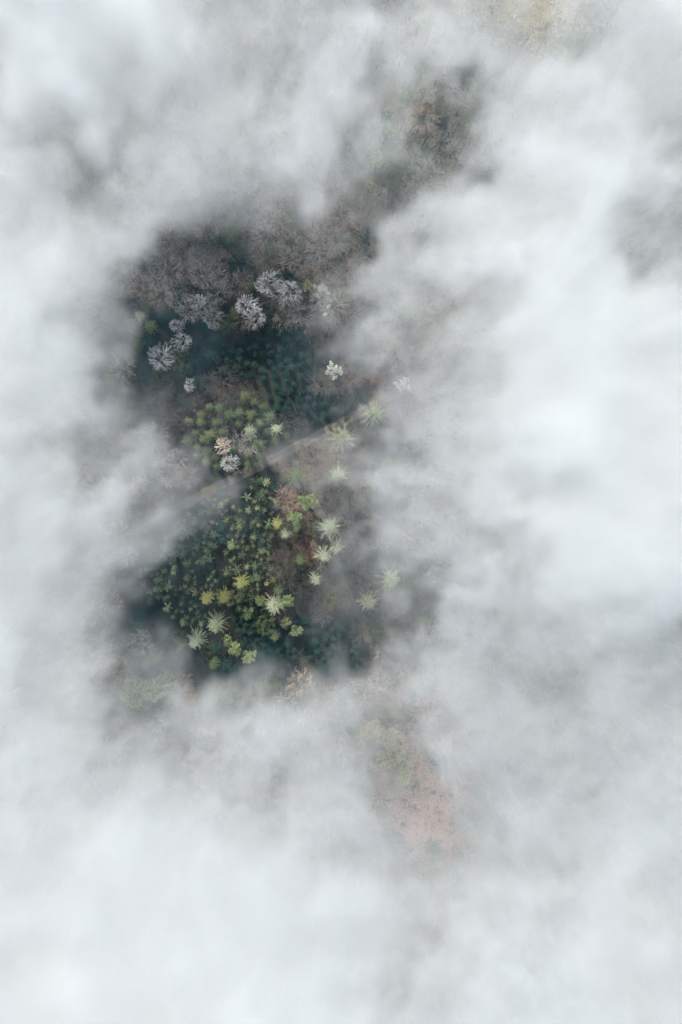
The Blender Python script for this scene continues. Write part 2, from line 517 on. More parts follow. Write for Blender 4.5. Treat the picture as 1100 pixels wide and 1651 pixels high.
for i in range(3):
    keep('evergreen', leafy_shape(300 + i, 11, round_lobes(300 + i, 2.6, 11), leaf=0.34), M_LEAF['olive'], BARK, 2.4, 11.0)
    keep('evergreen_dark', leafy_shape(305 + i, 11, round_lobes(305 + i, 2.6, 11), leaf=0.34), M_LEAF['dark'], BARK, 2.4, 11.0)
    keep('lime', leafy_shape(310 + i, 14, round_lobes(310 + i, 2.8, 14, 10), leaf=0.32), M_LEAF['lime'], BARK, 2.6, 14.0)
    keep('pale', leafy_shape(320 + i, 17, round_lobes(320 + i, 2.3, 17, 8), leaf=0.30, per=320), M_LEAF['pale'], BARK_PALE, 2.1, 17.0)
keep('gold', leafy_shape(330, 16, round_lobes(330, 1.6, 16, 7), leaf=0.28, per=360), M_LEAF['gold'], BARK, 1.5, 16.0)
keep('tufted', leafy_shape(332, 16, [(-0.9, -0.5, 15.2, 0.75), (1.0, 0.7, 16.0, 0.8)], leaf=0.24, per=420, r0=0.13), M_LEAF['pale'], BARK_PALE, 1.8, 16.0)
keep('bright', leafy_shape(333, 7, round_lobes(333, 1.6, 7, 7), leaf=0.30, per=330), M_LEAF['bright'], BARK, 1.5, 7.0)
keep('orange', leafy_shape(334, 3.2, round_lobes(334, 0.75, 3.2, 5), leaf=0.22, per=700), M_LEAF['orange'], BARK, 0.7, 3.2)

wood_rng = random.Random(5)


def tree(name, kind, px, py, diam, label, cat, group=None, variant=None, h=None, at=None, lean=0.0):
    """One tree whose crown is seen at (px, py) with the given width in photograph pixels; it stands upright on the ground there."""
    opts = PROTO[kind]
    tm, cm, r0, h0 = opts[(variant if variant is not None else wood_rng.randrange(len(opts))) % len(opts)]
    hh = h or h0 * wood_rng.uniform(0.9, 1.1)
    zt = hh * 0.85
    p = at or spot(px, py, zt)
    r = diam * 0.5 * (CAM_H - zt) / F_PX
    s = r / r0
    root = bpy.data.objects.new(name, None)
    root.empty_display_size = 0.5
    root.location = (p.x, p.y, hills(p.x, p.y))
    root.rotation_euler = (lean * wood_rng.uniform(-1, 1), lean * wood_rng.uniform(-1, 1), wood_rng.uniform(0, 6.283))
    root.scale = (s, s, hh / h0)
    root["label"], root["category"] = label, cat
    if group:
        root["group"] = group
    col.objects.link(root)
    for part, me in (("trunk", tm), ("crown", cm)):
        o = bpy.data.objects.new(part, me)
        o.parent = root
        col.objects.link(o)
    placed.append((p.x, p.y, r))
    return root


placed = []
G_FROST, G_SPRUCE, G_PALE = "frosted trees among the bare wood", "tall spruces around the dark hollow", "pale-crowned evergreens by the track"
# single trees that stand out: name, kind, x, y, crown width (photograph pixels), label, category, group
SINGLE = [
    ('frosted_tree', 'frost_plume', 391, 491, 34, "brightest white frosted tree, feathery plumes, just above the dark hollow", 'tree', G_FROST, 13),
    ('frosted_tree', 'frost', 415, 513, 40, "white frosted tree touching the feathery brightest one on its lower side", 'tree', G_FROST, 15),
    ('frosted_tree', 'frost', 469, 472, 44, "bluish white frosted tree beside the pale yellow-topped evergreen", 'tree', G_FROST, 17),
    ('frosted_tree', 'frost', 429, 458, 54, "widest pale grey frosted tree, next to the bluish white one", 'tree', G_FROST, 17),
    ('frosted_tree', 'frost_plume', 318, 484, 26, "small slim white frosted tree standing alone among brown bare trees", 'tree', G_FROST, 12),
    ('frosted_tree', 'frost', 285, 525, 32, "white frosted tree, upper one of a close pair left of centre hollow", 'tree', G_FROST, 16),
    ('frosted_tree', 'frost', 296, 548, 36, "greyish frosted tree, lower one of a close pair", 'tree', G_FROST, 14),
    ('frosted_tree', 'frost', 257, 577, 46, "round white frosted tree at the fog's left edge, apart from the others", 'tree', G_FROST, 15),
    ('frosted_tree', 'frost_plume', 306, 621, 20, "tiny white frosted tree alone in dark brown wood", 'tree', G_FROST, 10),
    ('frosted_tree', 'cream', 360, 720, 26, "cream coloured tree with fine upright twigs among green spruces", 'tree', G_FROST, 15),
    ('frosted_tree', 'frost', 372, 748, 40, "whitish bare tree just below the cream one, beside the track", 'tree', G_FROST, 15),
    ('frosted_tree', 'frost_dim', 387, 711, 26, "grey half-frosted tree between the cream tree and spruces", 'tree', G_FROST, 14),
    ('frosted_tree', 'frost_dim', 342, 513, 38, "grey frosted tree with a green evergreen pressed against its right", 'tree', G_FROST, 15),
    ('frosted_tree', 'frost_dim', 304, 500, 38, "dull grey frosted tree below the small slim white one", 'tree', G_FROST, 15),
    ('frosted_tree', 'frost_dim', 349, 470, 38, "thin beige frosted tree right of the small slim white one", 'tree', G_FROST, 15),
    ('frosted_tree', 'frost_dim', 196, 593, 40, "faint grey frosted tree half lost in the left-hand fog", 'tree', G_FROST, 15),
    ('frosted_tree', 'frost_dim', 517, 405, 52, "faint lilac-grey frosted tree above the yellow-topped evergreen", 'tree', G_FROST, 16),
    ('frosted_tree', 'frost_dim', 549, 392, 42, "faint lilac-grey frosted tree at the edge of the central fog", 'tree', G_FROST, 16),
    ('frosted_tree', 'frost_dim', 762, 470, 40, "ghostly frosted tree showing through thick fog right of the centre", 'tree', G_FROST, 16),
    ('pine_tree', 'gold', 498, 465, 19, "small yellow-topped evergreen touching a pale one", 'tree', G_PALE, 16),
    ('pine_tree', 'pale', 517, 471, 26, "pale whitish evergreen touching the yellow-topped one", 'tree', G_PALE, 15),
    ('pine_tree', 'tufted', 526, 505, 22, "thin leaning pine with two small pale tufts on a long bare trunk", 'tree', G_PALE, 17),
    ('pine_tree', 'pale', 538, 598, 27, "white round-crowned evergreen alone above the track in the dark gap", 'tree', G_PALE, 17),
    ('pine_tree', 'pale', 646, 621, 25, "white round-crowned evergreen at the fogged far end of the track", 'tree', G_PALE, 17),
    ('pine_tree', 'lime', 560, 476, 34, "pale green evergreen veiled by fog right of the white pine", 'tree', G_PALE, 15),
    ('pine_tree', 'lime', 497, 808, 34, "bright lime green round tree beside a russet bare tree", 'tree', G_PALE, 14),
    ('pine_tree', 'lime', 474, 834, 28, "dull lime round tree just below the russet bare tree", 'tree', G_PALE, 12),
    ('bare_tree', 'bare_russet', 464, 806, 46, "russet bare tree beside the bright lime green tree", 'tree', None, 12),
    ('orange_sapling', 'orange', 500, 833, 9, "tiny bright orange sapling on brown ground", 'sapling', None, 3.2),
    ('orange_sapling', 'orange', 583, 781, 10, "faint orange sapling veiled by fog right of the track", 'sapling', None, 3.4),
    ('spruce', 'spruce_yellow', 388, 943, 36, "yellow-green spruce, topmost of the sunlit three at the dark gap", 'tree', G_SPRUCE, 19),
    ('spruce', 'spruce_yellow', 331, 970, 30, "small yellow-green spruce, left of a darker twin", 'tree', G_SPRUCE, 18),
    ('spruce', 'spruce_yellow', 359, 967, 34, "yellow-green spruce between its smaller twin and the dark gap", 'tree', G_SPRUCE, 18),
    ('spruce', 'spruce_rime', 442, 981, 52, "pale star-shaped spruce flanked by two round green crowns", 'tree', G_SPRUCE, 23),
    ('spruce', 'spruce_dull', 345, 1014, 48, "grey-green star-shaped spruce with long thin boughs left of the dark gap", 'tree', G_SPRUCE, 23),
    ('spruce', 'spruce_dull', 312, 1040, 46, "pale hazy star-shaped spruce at the lower fog edge", 'tree', G_SPRUCE, 22),
    ('spruce', 'spruce_rime', 510, 938, 32, "small pale spruce alone on grey-brown ground", 'tree', G_SPRUCE, 18),
    ('spruce', 'spruce_dull', 634, 938, 54, "pale star-shaped spruce dimmed by fog, rightmost of the stars", 'tree', G_SPRUCE, 22),
    ('spruce', 'spruce_dull', 596, 976, 54, "pale star-shaped spruce dimmed by fog, below the rightmost star", 'tree', G_SPRUCE, 22),
    ('spruce', 'spruce_rime', 532, 853, 58, "upper and broadest spruce of the clump of three stars", 'tree', G_SPRUCE, 22),
    ('spruce', 'spruce_rime', 543, 884, 44, "brightest spruce of the clump of three stars", 'tree', G_SPRUCE, 23),
    ('spruce', 'spruce_rime', 522, 898, 44, "grey lower spruce of the clump of three stars", 'tree', G_SPRUCE, 21),
    ('spruce', 'spruce_yellow', 447, 846, 28, "dull yellow spruce just above a brighter one", 'tree', G_SPRUCE, 17),
    ('spruce', 'spruce_rime', 460, 862, 30, "bright pale yellow spruce at the plantation's upper right edge", 'tree', G_SPRUCE, 18),
    ('spruce', 'spruce_rime', 446, 690, 34, "palest spruce at the right end of the clump above the track", 'tree', G_SPRUCE, 19),
    ('spruce', 'spruce_green', 436, 671, 32, "green spruce behind the palest one above the track", 'tree', G_SPRUCE, 18),
    ('spruce', 'spruce_dull', 402, 694, 32, "grey-tipped spruce in the middle of the clump above the track", 'tree', G_SPRUCE, 19),
    ('spruce', 'spruce_green', 416, 716, 38, "bright green spruce nearest the track", 'tree', G_SPRUCE, 19),
    ('spruce', 'spruce_green', 369, 667, 30, "dull green spruce at the clump's upper left", 'tree', G_SPRUCE, 18),
    ('spruce', 'spruce_green', 404, 667, 30, "green spruce at the clump's upper edge", 'tree', G_SPRUCE, 18),
    ('spruce', 'spruce_green', 336, 700, 28, "hazy green spruce at the clump's left edge", 'tree', G_SPRUCE, 17),
    ('spruce', 'spruce_green', 357, 696, 24, "small green spruce left of the grey-tipped one", 'tree', G_SPRUCE, 16),
    ('spruce', 'spruce_green', 331, 727, 26, "dim green spruce left of the cream tree", 'tree', G_SPRUCE, 17),
    ('spruce', 'spruce_green', 394, 637, 32, "darkest spruce at the top of the clump", 'tree', G_SPRUCE, 18),
    ('spruce', 'spruce_dull', 553, 706, 58, "broad grey-green spruce on the lower side of the track", 'tree', G_SPRUCE, 20),
    ('spruce', 'spruce_dull', 604, 667, 56, "bright grey-green spruce at the track's misty end", 'tree', G_SPRUCE, 20),
    ('spruce', 'spruce_dull', 546, 765, 48, "ghostly pale spruce below the broad one by the track", 'tree', G_SPRUCE, 20),
    ('spruce', 'spruce_green', 478, 766, 44, "wide yellowish spruce in mist just below the track", 'tree', G_SPRUCE, 17),
    ('spruce', 'spruce_green', 484, 905, 30, "dull green spruce left of the clump of stars", 'tree', G_SPRUCE, 16),
    ('spruce', 'spruce_green', 449, 956, 26, "green spruce right above the pale star", 'tree', G_SPRUCE, 17),
    ('spruce', 'spruce_green', 443, 1031, 28, "grey-green small star spruce below the pale star", 'tree', G_SPRUCE, 15),
    ('spruce', 'spruce_green', 398, 997, 22, "slim green spruce alone inside the dark gap", 'tree', G_SPRUCE, 14),
    ('spruce', 'spruce_rime', 221, 505, 30, "frost-tipped green spruce near the left-hand fog wall", 'tree', G_SPRUCE, 17),
    ('spruce', 'spruce_green', 237, 521, 32, "dark green spruce pressed against the frost-tipped one", 'tree', G_SPRUCE, 16),
    ('evergreen_tree', 'lime', 420, 969, 22, "round yellow-green crown at the pale star's upper left", 'tree', None, 16),
    ('evergreen_tree', 'lime', 463, 970, 28, "round green crown at the pale star's right", 'tree', None, 17),
    ('evergreen_tree', 'lime', 366, 1034, 22, "upper crown of the knobbly pair below the dark gap's left side", 'tree', None, 15),
    ('evergreen_tree', 'lime', 379, 1047, 26, "domed pale green crown of the knobbly pair at the dark gap", 'tree', None, 16),
    ('evergreen_tree', 'lime', 400, 1061, 28, "green crown at the fog rim under the dark gap", 'tree', None, 14),
    ('evergreen_tree', 'lime', 461, 1005, 22, "small olive crown lower right of the pale star", 'tree', None, 13),
    ('evergreen_tree', 'lime', 479, 1018, 24, "olive crown at the right edge of the sunlit trees", 'tree', None, 13),
    ('evergreen_tree', 'evergreen', 427, 1008, 34, "dark olive crown directly below the pale star", 'tree', None, 13),
    ('evergreen_tree', 'evergreen', 364, 522, 30, "green evergreen pressed against a grey frosted tree", 'tree', None, 13),
    ('evergreen_tree', 'larch_gold', 602, 1185, 46, "yellow-green tree looming through the lower fog, topmost of four", 'tree', None, 18),
    ('evergreen_tree', 'larch_gold', 629, 1199, 44, "yellow-green tree in the lower fog, second from the top of four", 'tree', None, 17),
    ('evergreen_tree', 'larch_gold', 637, 1229, 48, "dull golden tree in the lower fog, third from the top of four", 'tree', None, 17),
    ('evergreen_tree', 'larch_gold', 657, 1257, 42, "faint golden tree beside the russet clearing, lowest of four", 'tree', None, 16),
    ('evergreen_tree', 'larch_lime', 247, 1116, 42, "brightest lime tree dissolving in the lower left fog", 'tree', None, 15),
    ('evergreen_tree', 'larch_lime', 217, 1122, 50, "broad lime tree dissolving in the lower left fog", 'tree', None, 14),
    ('evergreen_tree', 'bright', 582, 326, 20, "small vivid green tree on russet ground near the top gap", 'tree', None, 8),
    ('evergreen_tree', 'evergreen', 652, 272, 40, "olive crown in the upper gap, upper one of three in a row", 'tree', None, 12),
    ('evergreen_tree', 'evergreen', 632, 300, 38, "dark olive crown in the upper gap, middle one of three", 'tree', None, 12),
    ('evergreen_tree', 'lime', 761, 202, 18, "small lime crown at the right edge of the upper gap", 'tree', None, 12),
    ('evergreen_tree', 'evergreen', 370, 388, 36, "round olive crown at the top of the bare brown wood", 'tree', None, 12),
    ('evergreen_tree', 'evergreen', 150, 272, 40, "olive round crown faint in the upper left fog", 'tree', None, 12),
]
for n, k, px, py, d, lab, cat, grp, hh in SINGLE:
    tree(n, k, px, py, d, lab, cat, grp, h=hh)

# ------------------------------------------------------------------ the rest of the wood, sown by stand
LEVELS = """
9999886766766676666888
9999886766666766666788
8888887766676566789888
8766677666884444699986
8765667667875334799986
8655676667864347899988
8656885544522468889866
8888633344446888889866
8888422222246788899986
8885221111246668999998
8884211002366647999999
8883122000245568899999
8874212200124568999999
8865432112224688999999
8654442224445688999999
8666652222446668899999
8876543212246666899999
8876532112236666789999
8776211012224666788998
8764210002333467777888
8864321001223466766776
8864443222226667666666
8864456666665676666666
8876556677764567766677
8887666677764467876678
8888888766764456876788
8888888887886556777888
8899998888887667788888
8899999998888788888888
8899999999888788888888
9999999999888788888888
9999999999988888888888
9999999999988888888888
"""
_lev = np.array([[float(v) for v in row] for row in LEVELS.split()])


def fog_over(px, py):
    """How thickly the fog lies over that part of the wood, 0 (open) to 9 (closed)."""
    c, r = min(max((px - 25) / 50, 0), _lev.shape[1] - 1), min(max((py - 25) / 50, 0), _lev.shape[0] - 1)
    return _lev[int(round(r)), int(round(c))]


def inside(px, py, poly):
    hit = False
    for (x1, y1), (x2, y2) in zip(poly, poly[1:] + poly[:1]):
        if (y1 > py) != (y2 > py) and px < (x2 - x1) * (py - y1) / (y2 - y1) + x1:
            hit = not hit
    return hit


PLANTATION = [(300, 822), (345, 798), (430, 768), (452, 800), (440, 835), (438, 900), (468, 940), (430, 950), (420, 985), (375, 990), (372, 1005),
              (300, 1010), (240, 975), (218, 925), (250, 885)]
DARK_STAND = [(358, 548), (420, 540), (455, 520), (512, 560), (520, 602), (470, 612), (400, 610), (352, 600)]
DARK_KNOT = [(440, 612), (492, 612), (505, 640), (500, 672), (455, 668), (432, 650)]
DARK_BANK = [(500, 640), (580, 622), (600, 640), (520, 680), (495, 672)]
CLUMP = [(300, 670), (360, 640), (455, 650), (462, 705), (430, 735), (390, 765), (340, 760), (296, 720)]
GAP = [(372, 985), (428, 985), (432, 1010), (470, 1040), (480, 1072), (410, 1085), (385, 1030)]
GROVE = [(280, 1000), (420, 985), (500, 990), (520, 1075), (430, 1125), (300, 1120)]
POCKET = [(490, 1000), (560, 1000), (590, 1040), (590, 1090), (520, 1095), (485, 1050)]
CLEARINGS = [(865, 5, 85, 42), (600, 622, 40, 16), (690, 1305, 48, 70), (500, 872, 16, 24), (575, 350, 22, 26), (545, 545, 20, 24), (462, 735, 30, 14)]


def free(x, y, r, k=0.8):
    q = np.array(placed)
    return bool(np.all((x - q[:, 0]) ** 2 + (y - q[:, 1]) ** 2 > (k * (r + q[:, 2])) ** 2))


MARKS = [  # things one can find in the photograph: x, y, how to call them
    (391, 491, "brightest white frosted tree"), (469, 472, "bluish white frosted tree"), (318, 484, "small slim white frosted tree"),
    (290, 537, "close pair of frosted trees"), (257, 577, "round white frosted tree by the fog"), (306, 621, "tiny white frosted tree"),
    (360, 720, "cream coloured tree"), (372, 748, "whitish bare tree by the track"), (507, 467, "yellow-topped evergreen"),
    (526, 505, "thin pine with two tufts"), (538, 598, "white round-crowned evergreen"), (646, 621, "white evergreen at the track's end"),
    (497, 808, "bright lime green tree"), (388, 943, "topmost yellow-green spruce"), (345, 968, "two small yellow-green spruces"),
    (442, 981, "pale star-shaped spruce"), (345, 1014, "grey-green star-shaped spruce"), (312, 1040, "hazy star-shaped spruce"),
    (510, 938, "small pale lone spruce"), (634, 938, "rightmost star-shaped spruce"), (596, 976, "fog-dimmed star-shaped spruce"),
    (533, 878, "clump of three stars"), (460, 862, "bright pale yellow spruce"), (446, 690, "palest spruce above the track"),
    (553, 706, "broad grey-green spruce by the track"), (604, 667, "spruce at the track's misty end"), (546, 765, "ghostly pale spruce"),
    (228, 512, "frost-tipped spruce"), (379, 1047, "knobbly domed crown"), (612, 1200, "large yellow-green tree in fog"),
    (235, 1118, "lime trees in the lower fog"), (582, 326, "small vivid green tree"), (640, 285, "row of olive crowns"),
    (761, 202, "small lime crown"), (370, 388, "round olive crown"), (150, 272, "faint olive crown in fog"), (435, 570, "dark spruce stand"),
    (517, 405, "faint lilac-grey frosted tree"), (690, 1300, "russet clearing"), (865, 10, "yellow meadow"), (300, 812, "fogged left end of the track"),
]


def place_words(px, py, reach=75):
    """Where a tree stands, told by the nearest thing one can find."""
    mx, my, what = min(MARKS, key=lambda m: (m[0] - px) ** 2 + (m[1] - py) ** 2)
    dx, dy = px - mx, py - my
    d = math.hypot(dx, dy)
    if d > reach or d < 6:
        return None
    way = ("right of", "lower right of", "below", "lower left of", "left of", "upper left of", "above", "upper right of")[int(round(math.atan2(dy, dx) / (math.pi / 4))) % 8]
    return ("just " if d < 36 else "") + way + " the " + what


sow = random.Random(77)
rest = []


def sow_poly(poly, tries, diam, name, kind, label, group, k, hfac=None, verge=2.2):
    xs, ys = [p[0] for p in poly], [p[1] for p in poly]
    for _ in range(tries):
        px, py = sow.uniform(min(xs), max(xs)), sow.uniform(min(ys), max(ys))
        if not inside(px, py, poly):
            continue
        u = sow.random()
        kk = kind
        if kind == 'young' and sow.random() < 0.12:
            kk = 'young_dark'
        d = diam[0] + (diam[1] - diam[0]) * u ** 1.3
        if kind == 'young' and mnoise.noise(Vector((px * 0.021, py * 0.021, 3.3))) < -0.36:      # thin spots in the stand
            continue
        h0 = PROTO[kind][0][3] * (hfac or 1.0)
        p = spot(px, py, h0 * 0.85)
        if to_track(p.x, p.y) < verge or not free(p.x, p.y, d * 0.08, k):
            continue
        where = place_words(px, py, 70)
        tree(name, kk, px, py, d, label.split(' in the ')[0].split(' on the ')[0].split(' filling ')[0] + ' ' + where if where else label, 'tree', group, h=h0 * (0.7 + 0.45 * u + sow.uniform(-0.1, 0.1)), lean=0.05)


sow_poly(PLANTATION, 4200, (10, 28), 'young_spruce', 'young', "young green spruce in the dense plantation below the track", "young plantation spruces", 0.58, verge=1.2)
sow_poly(DARK_STAND, 700, (17, 24), 'shaded_spruce', 'young_dark', "dark young spruce in the shaded stand above the track", "dark young spruces", 0.60)
sow_poly(DARK_KNOT, 300, (18, 28), 'shaded_spruce', 'young_dark', "dark young spruce in the tight knot beside the spruce clump", "dark young spruces", 0.60)
sow_poly(DARK_BANK, 300, (18, 28), 'shaded_spruce', 'young_dark', "dark young spruce on the bank along the track", "dark young spruces", 0.62)
sow_poly(GAP, 500, (14, 24), 'shaded_spruce', 'young_dark', "dark young spruce added in the shaded gap among the sunlit spruces", "dark young spruces", 0.36, 0.6)  # added spruces: their dark colour stands in for the gap's shadow
sow_poly(POCKET, 300, (16, 26), 'shaded_spruce', 'young_dark', "dark young spruce added in the shaded pocket at the lower fog edge", "dark young spruces", 0.6, 0.6)  # likewise added to darken the pocket
sow_poly(CLUMP, 300, (20, 28), 'spruce', 'spruce_green', "middle-sized green spruce filling the clump above the track", "spruces filling the clump", 0.62, 0.8, 1.5)

STANDS = [  # name of the stand as a label tail, test on photograph pixels
    ("in the brown wood around the frosted trees", lambda x, y: 170 < x < 600 and 340 < y < 545),
    ("in the dark wood between frosted trees and track", lambda x, y: 150 < x < 620 and 545 <= y < 700),
    ("in the upper gap of the fog", lambda x, y: x >= 560 and y < 360),
    ("in the misty wood at the upper left", lambda x, y: x < 560 and y < 360),
    ("in the misty wood beside the plantation", lambda x, y: x < 330 and 700 <= y < 1000),
    ("in the misty wood right of the star-shaped spruces", lambda x, y: x >= 440 and 690 <= y < 1100),
    ("in the fog below the dark gap", lambda x, y: y >= 1000 and x < 560),
    ("around the russet clearing in the lower fog", lambda x, y: y >= 1090),
    ("in thick fog right of the track", lambda x, y: True),
]
counts = {}
cand = []
for gy in range(-7, 82):
    for gx in range(-7, 58):
        px, py = gx * 21 + sow.uniform(-10, 10), gy * 22 + sow.uniform(-10, 10)
        cand.append((fog_over(px, py) + (4 if not (-25 < px < 1125 and -25 < py < 1676) else 0), px, py))
cand.sort()
for lev, px, py in cand:
    if any(((px - a) / c) ** 2 + ((py - b) / d) ** 2 < 1 for a, b, c, d in CLEARINGS) or inside(px, py, GAP) or (inside(px, py, POCKET) and sow.random() < 0.7):
        continue
    if any(inside(px, py, q) for q in (PLANTATION, DARK_STAND, DARK_KNOT, DARK_BANK)):
        continue
    u = sow.random()
    upper = px > 560 and py < 360
    right = 440 < px < 680 and 680 < py < 1100
    if inside(px, py, GROVE) and (u < 0.68 or u >= 0.93):
        continue
    if (165 < px < 345 and 478 < py < 650 and u < 0.55) or (190 < px < 330 and 940 < py < 1085 and u < 0.7):
        u = 2.0
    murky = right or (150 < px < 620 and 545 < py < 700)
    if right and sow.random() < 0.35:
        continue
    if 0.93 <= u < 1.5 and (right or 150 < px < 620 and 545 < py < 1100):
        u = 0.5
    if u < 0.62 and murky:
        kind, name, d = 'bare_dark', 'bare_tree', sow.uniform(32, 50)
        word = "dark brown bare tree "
    elif u < 0.62:
        kind, name, d = sow.choice(['bare_grey', 'bare_grey', 'bare_brown'] if upper else ['bare_brown', 'bare_brown', 'bare_grey']), 'bare_tree', sow.uniform(34, 54)
        word = "grey-brown bare tree "
    elif u > 1.5:
        kind, name, d, word = sow.choice(['spruce_dark', 'spruce_dark', 'evergreen_dark']), 'spruce', sow.uniform(24, 38), "deep blue-green spruce "
    elif upper and 0.62 <= u < 0.74:
        kind, name, d, word = 'lime', 'evergreen_shrub', sow.uniform(18, 30), "pale olive evergreen crown "
    elif u < 0.66 and not murky:
        kind, name, d, word = 'frost_dim', 'bare_tree', sow.uniform(32, 48), "pale grey bare tree "
    elif u < 0.84:
        kind, name, d, word = sow.choice(['evergreen', 'evergreen_dark']), 'evergreen_shrub', sow.uniform(22, 36), "low dark evergreen crown "
    elif u < 0.93:
        kind, name, d, word = 'spruce_green', 'spruce', sow.uniform(24, 38), "dull green spruce "
    else:
        kind, name, d, word = 'bare_russet', 'bare_tree', sow.uniform(28, 42), "reddish brown bare tree "
    h0 = PROTO[kind][0][3] * sow.uniform(0.75, 1.05)
    p = spot(px, py, h0 * 0.85)
    r = d * 0.5 * (CAM_H - h0) / F_PX
    if to_track(p.x, p.y) < 3.0 + r * 0.35 or not free(p.x, p.y, r, 0.45 if lev < 5 else 0.55):
        continue
    tail = next(t for t, ok in STANDS if ok(px, py))
    if lev < 6.8 and counts.get(name, 0) < 290:
        counts[name] = counts.get(name, 0) + 1
        where = place_words(px, py, 110) or tail
        tree(name, kind, px, py, d, word + where, 'shrub' if name == 'evergreen_shrub' else 'tree', word.strip() + "s of the wood", h=h0)
    else:
        rest.append((kind, p.x, p.y, h0, r))
        placed.append((p.x, p.y, r))

# ------------------------------------------------------------------ woodland lost in the fog: one mass
def plain_bare(seed):
    rng = random.Random(seed)
    s = Shape()
    s.tube([Vector((0, 0, -0.4)), Vector((0.2, 0.1, 7)), Vector((0.3, 0.3, 13))], [0.22, 0.16, 0.05], 4)
    for k in range(26):
        a, el = 2.399 * k + rng.uniform(-0.3, 0.3), rng.uniform(0.05, 1.2)
        d = Vector((math.cos(a) * math.cos(el), math.sin(a) * math.cos(el), math.sin(el)))
        p = Vector((0.2, 0.2, rng.uniform(7, 11.5)))
        L = rng.uniform(3.0, 4.8)
        s.blade(p, d * L, d.cross(rnd_dir(rng)).normalized(), 0.07)
        for e in range(5):
            d2 = (d + rnd_dir(rng) * 0.7).normalized()
            s.blade(p + d * L * rng.uniform(0.3, 0.95), d2 * rng.uniform(0.9, 2.0), d2.cross(rnd_dir(rng)).normalized(), 0.06)
    return Shape(), s


LOW = {
    'bare': [plain_bare(400 + i) for i in range(4)],
    'spruce': [spruce_shape(410 + i, 19, 3.1, 9, 6, spray=0.9, sprays=2, blade_w=0.2) for i in range(2)],
    'evergreen': [leafy_shape(420 + i, 11, round_lobes(420 + i, 2.6, 11), leaf=0.8, per=60) for i in range(2)],
}


def mass(name, key, mat, label, pick, r0, h0):
    vv, ff, base = [], [], 0
    rng = np.random.default_rng(3)
    shapes = []
    for t, c in LOW[key]:
        v = np.array([tuple(p) for p in t.v + c.v])
        f = [tuple(q) for q in t.f] + [tuple(i + len(t.v) for i in q) for q in c.f]
        shapes.append((v, np.array([q if len(q) == 4 else (*q, q[-1]) for q in f])))
    for kind, x, y, h, r in rest:
        if not pick(kind):
            continue
        v, f = shapes[rng.integers(len(shapes))]
        a = rng.uniform(0, 6.28)
        s = r / r0
        m = np.array([[math.cos(a) * s, -math.sin(a) * s, 0], [math.sin(a) * s, math.cos(a) * s, 0], [0, 0, h / h0]])
        vv.append(v @ m.T + (x, y, hills(x, y)))
        ff.append(f + base)
        base += len(v)
    if not vv:
        return
    me = bpy.data.meshes.new(name)
    vv, ff = np.concatenate(vv).astype(np.float32), np.concatenate(ff).astype(np.int32)
    me.vertices.add(len(vv))
    me.vertices.foreach_set('co', vv.ravel())
    me.loops.add(ff.size)
    me.loops.foreach_set('vertex_index', ff.ravel())
    me.polygons.add(len(ff))
    me.polygons.foreach_set('loop_start', np.arange(0, ff.size, 4, dtype=np.int32))
    me.update(calc_edges=True)
    me.materials.append(mat)
    o = bpy.data.objects.new(name, me)
    o["kind"], o["label"] = "stuff", label
    col.objects.link(o)


mass("bare_woodland", 'bare', M_TWIG['grey'], "bare brown woodland lost under the thick fog", lambda k: k.startswith(('bare', 'frost')), 4.8, 16.0)
mass("spruce_woodland", 'spruce', M_LEAF['green'], "green spruce woodland lost under the thick fog", lambda k: k.startswith('spruce'), 3.1, 19.0)
mass("evergreen_woodland", 'evergreen', M_LEAF['olive'], "dark evergreen thicket lost under the thick fog", lambda k: k.startswith('evergreen'), 2.4, 11.0)


# ------------------------------------------------------------------ undergrowth
def undergrowth(name, label, mat, n, pick, size, seed):
    rng = random.Random(seed)
    s = Shape()
    k = 0
    while k < n:
        got = pick(rng)
        if got is None:
            continue
        x, y = got
        k += 1
        if to_track(x, y) < 1.9:
            continue
        z = hills(x, y)
        g = size * rng.uniform(0.5, 1.5)
        for b in range(6):
            a = rng.uniform(0, 6.28)
            d = Vector((math.cos(a), math.sin(a), rng.uniform(0.25, 1.2))).normalized()
            p = Vector((x + rng.uniform(-g, g) * 0.4, y + rng.uniform(-g, g) * 0.4, z))
            s.blade(p, d * g * rng.uniform(0.7, 1.2), d.cross(Vector((0, 0, 1)) + rnd_dir(rng) * 0.4).normalized(), g * 0.14)
    me = s.mesh(name, mat)
    o = bpy.data.objects.new(name, me)
    o["kind"], o["label"] = "stuff", label
    col.objects.link(o)


def pick_wood(rng):
    px, py = rng.uniform(-40, 1140), rng.uniform(-40, 1690)
    if fog_over(px, py) > 6.5 and rng.random() < 0.8:
        return None
    if inside(px, py, GAP):
        return None
    p = spot(px, py)
    return p.x, p.y


def pick_patch(rng):
    p, rx, ry, c, s = rng.choice(_patch_w[18:])
    a, q = rng.uniform(0, 6.28), math.sqrt(rng.random())
    return p.x + rx * q * q * math.cos(a) * 1.5, p.y + ry * q * q * math.sin(a) * 1.5


def pick_meadow(rng):
    p, rx, ry, c, s = _patch_w[17]
    a, q = rng.uniform(0, 6.28), math.sqrt(rng.random())
    return p.x + rx * 1.5 * q * q * math.cos(a), p.y + ry * 1.5 * q * q * math.sin(a)


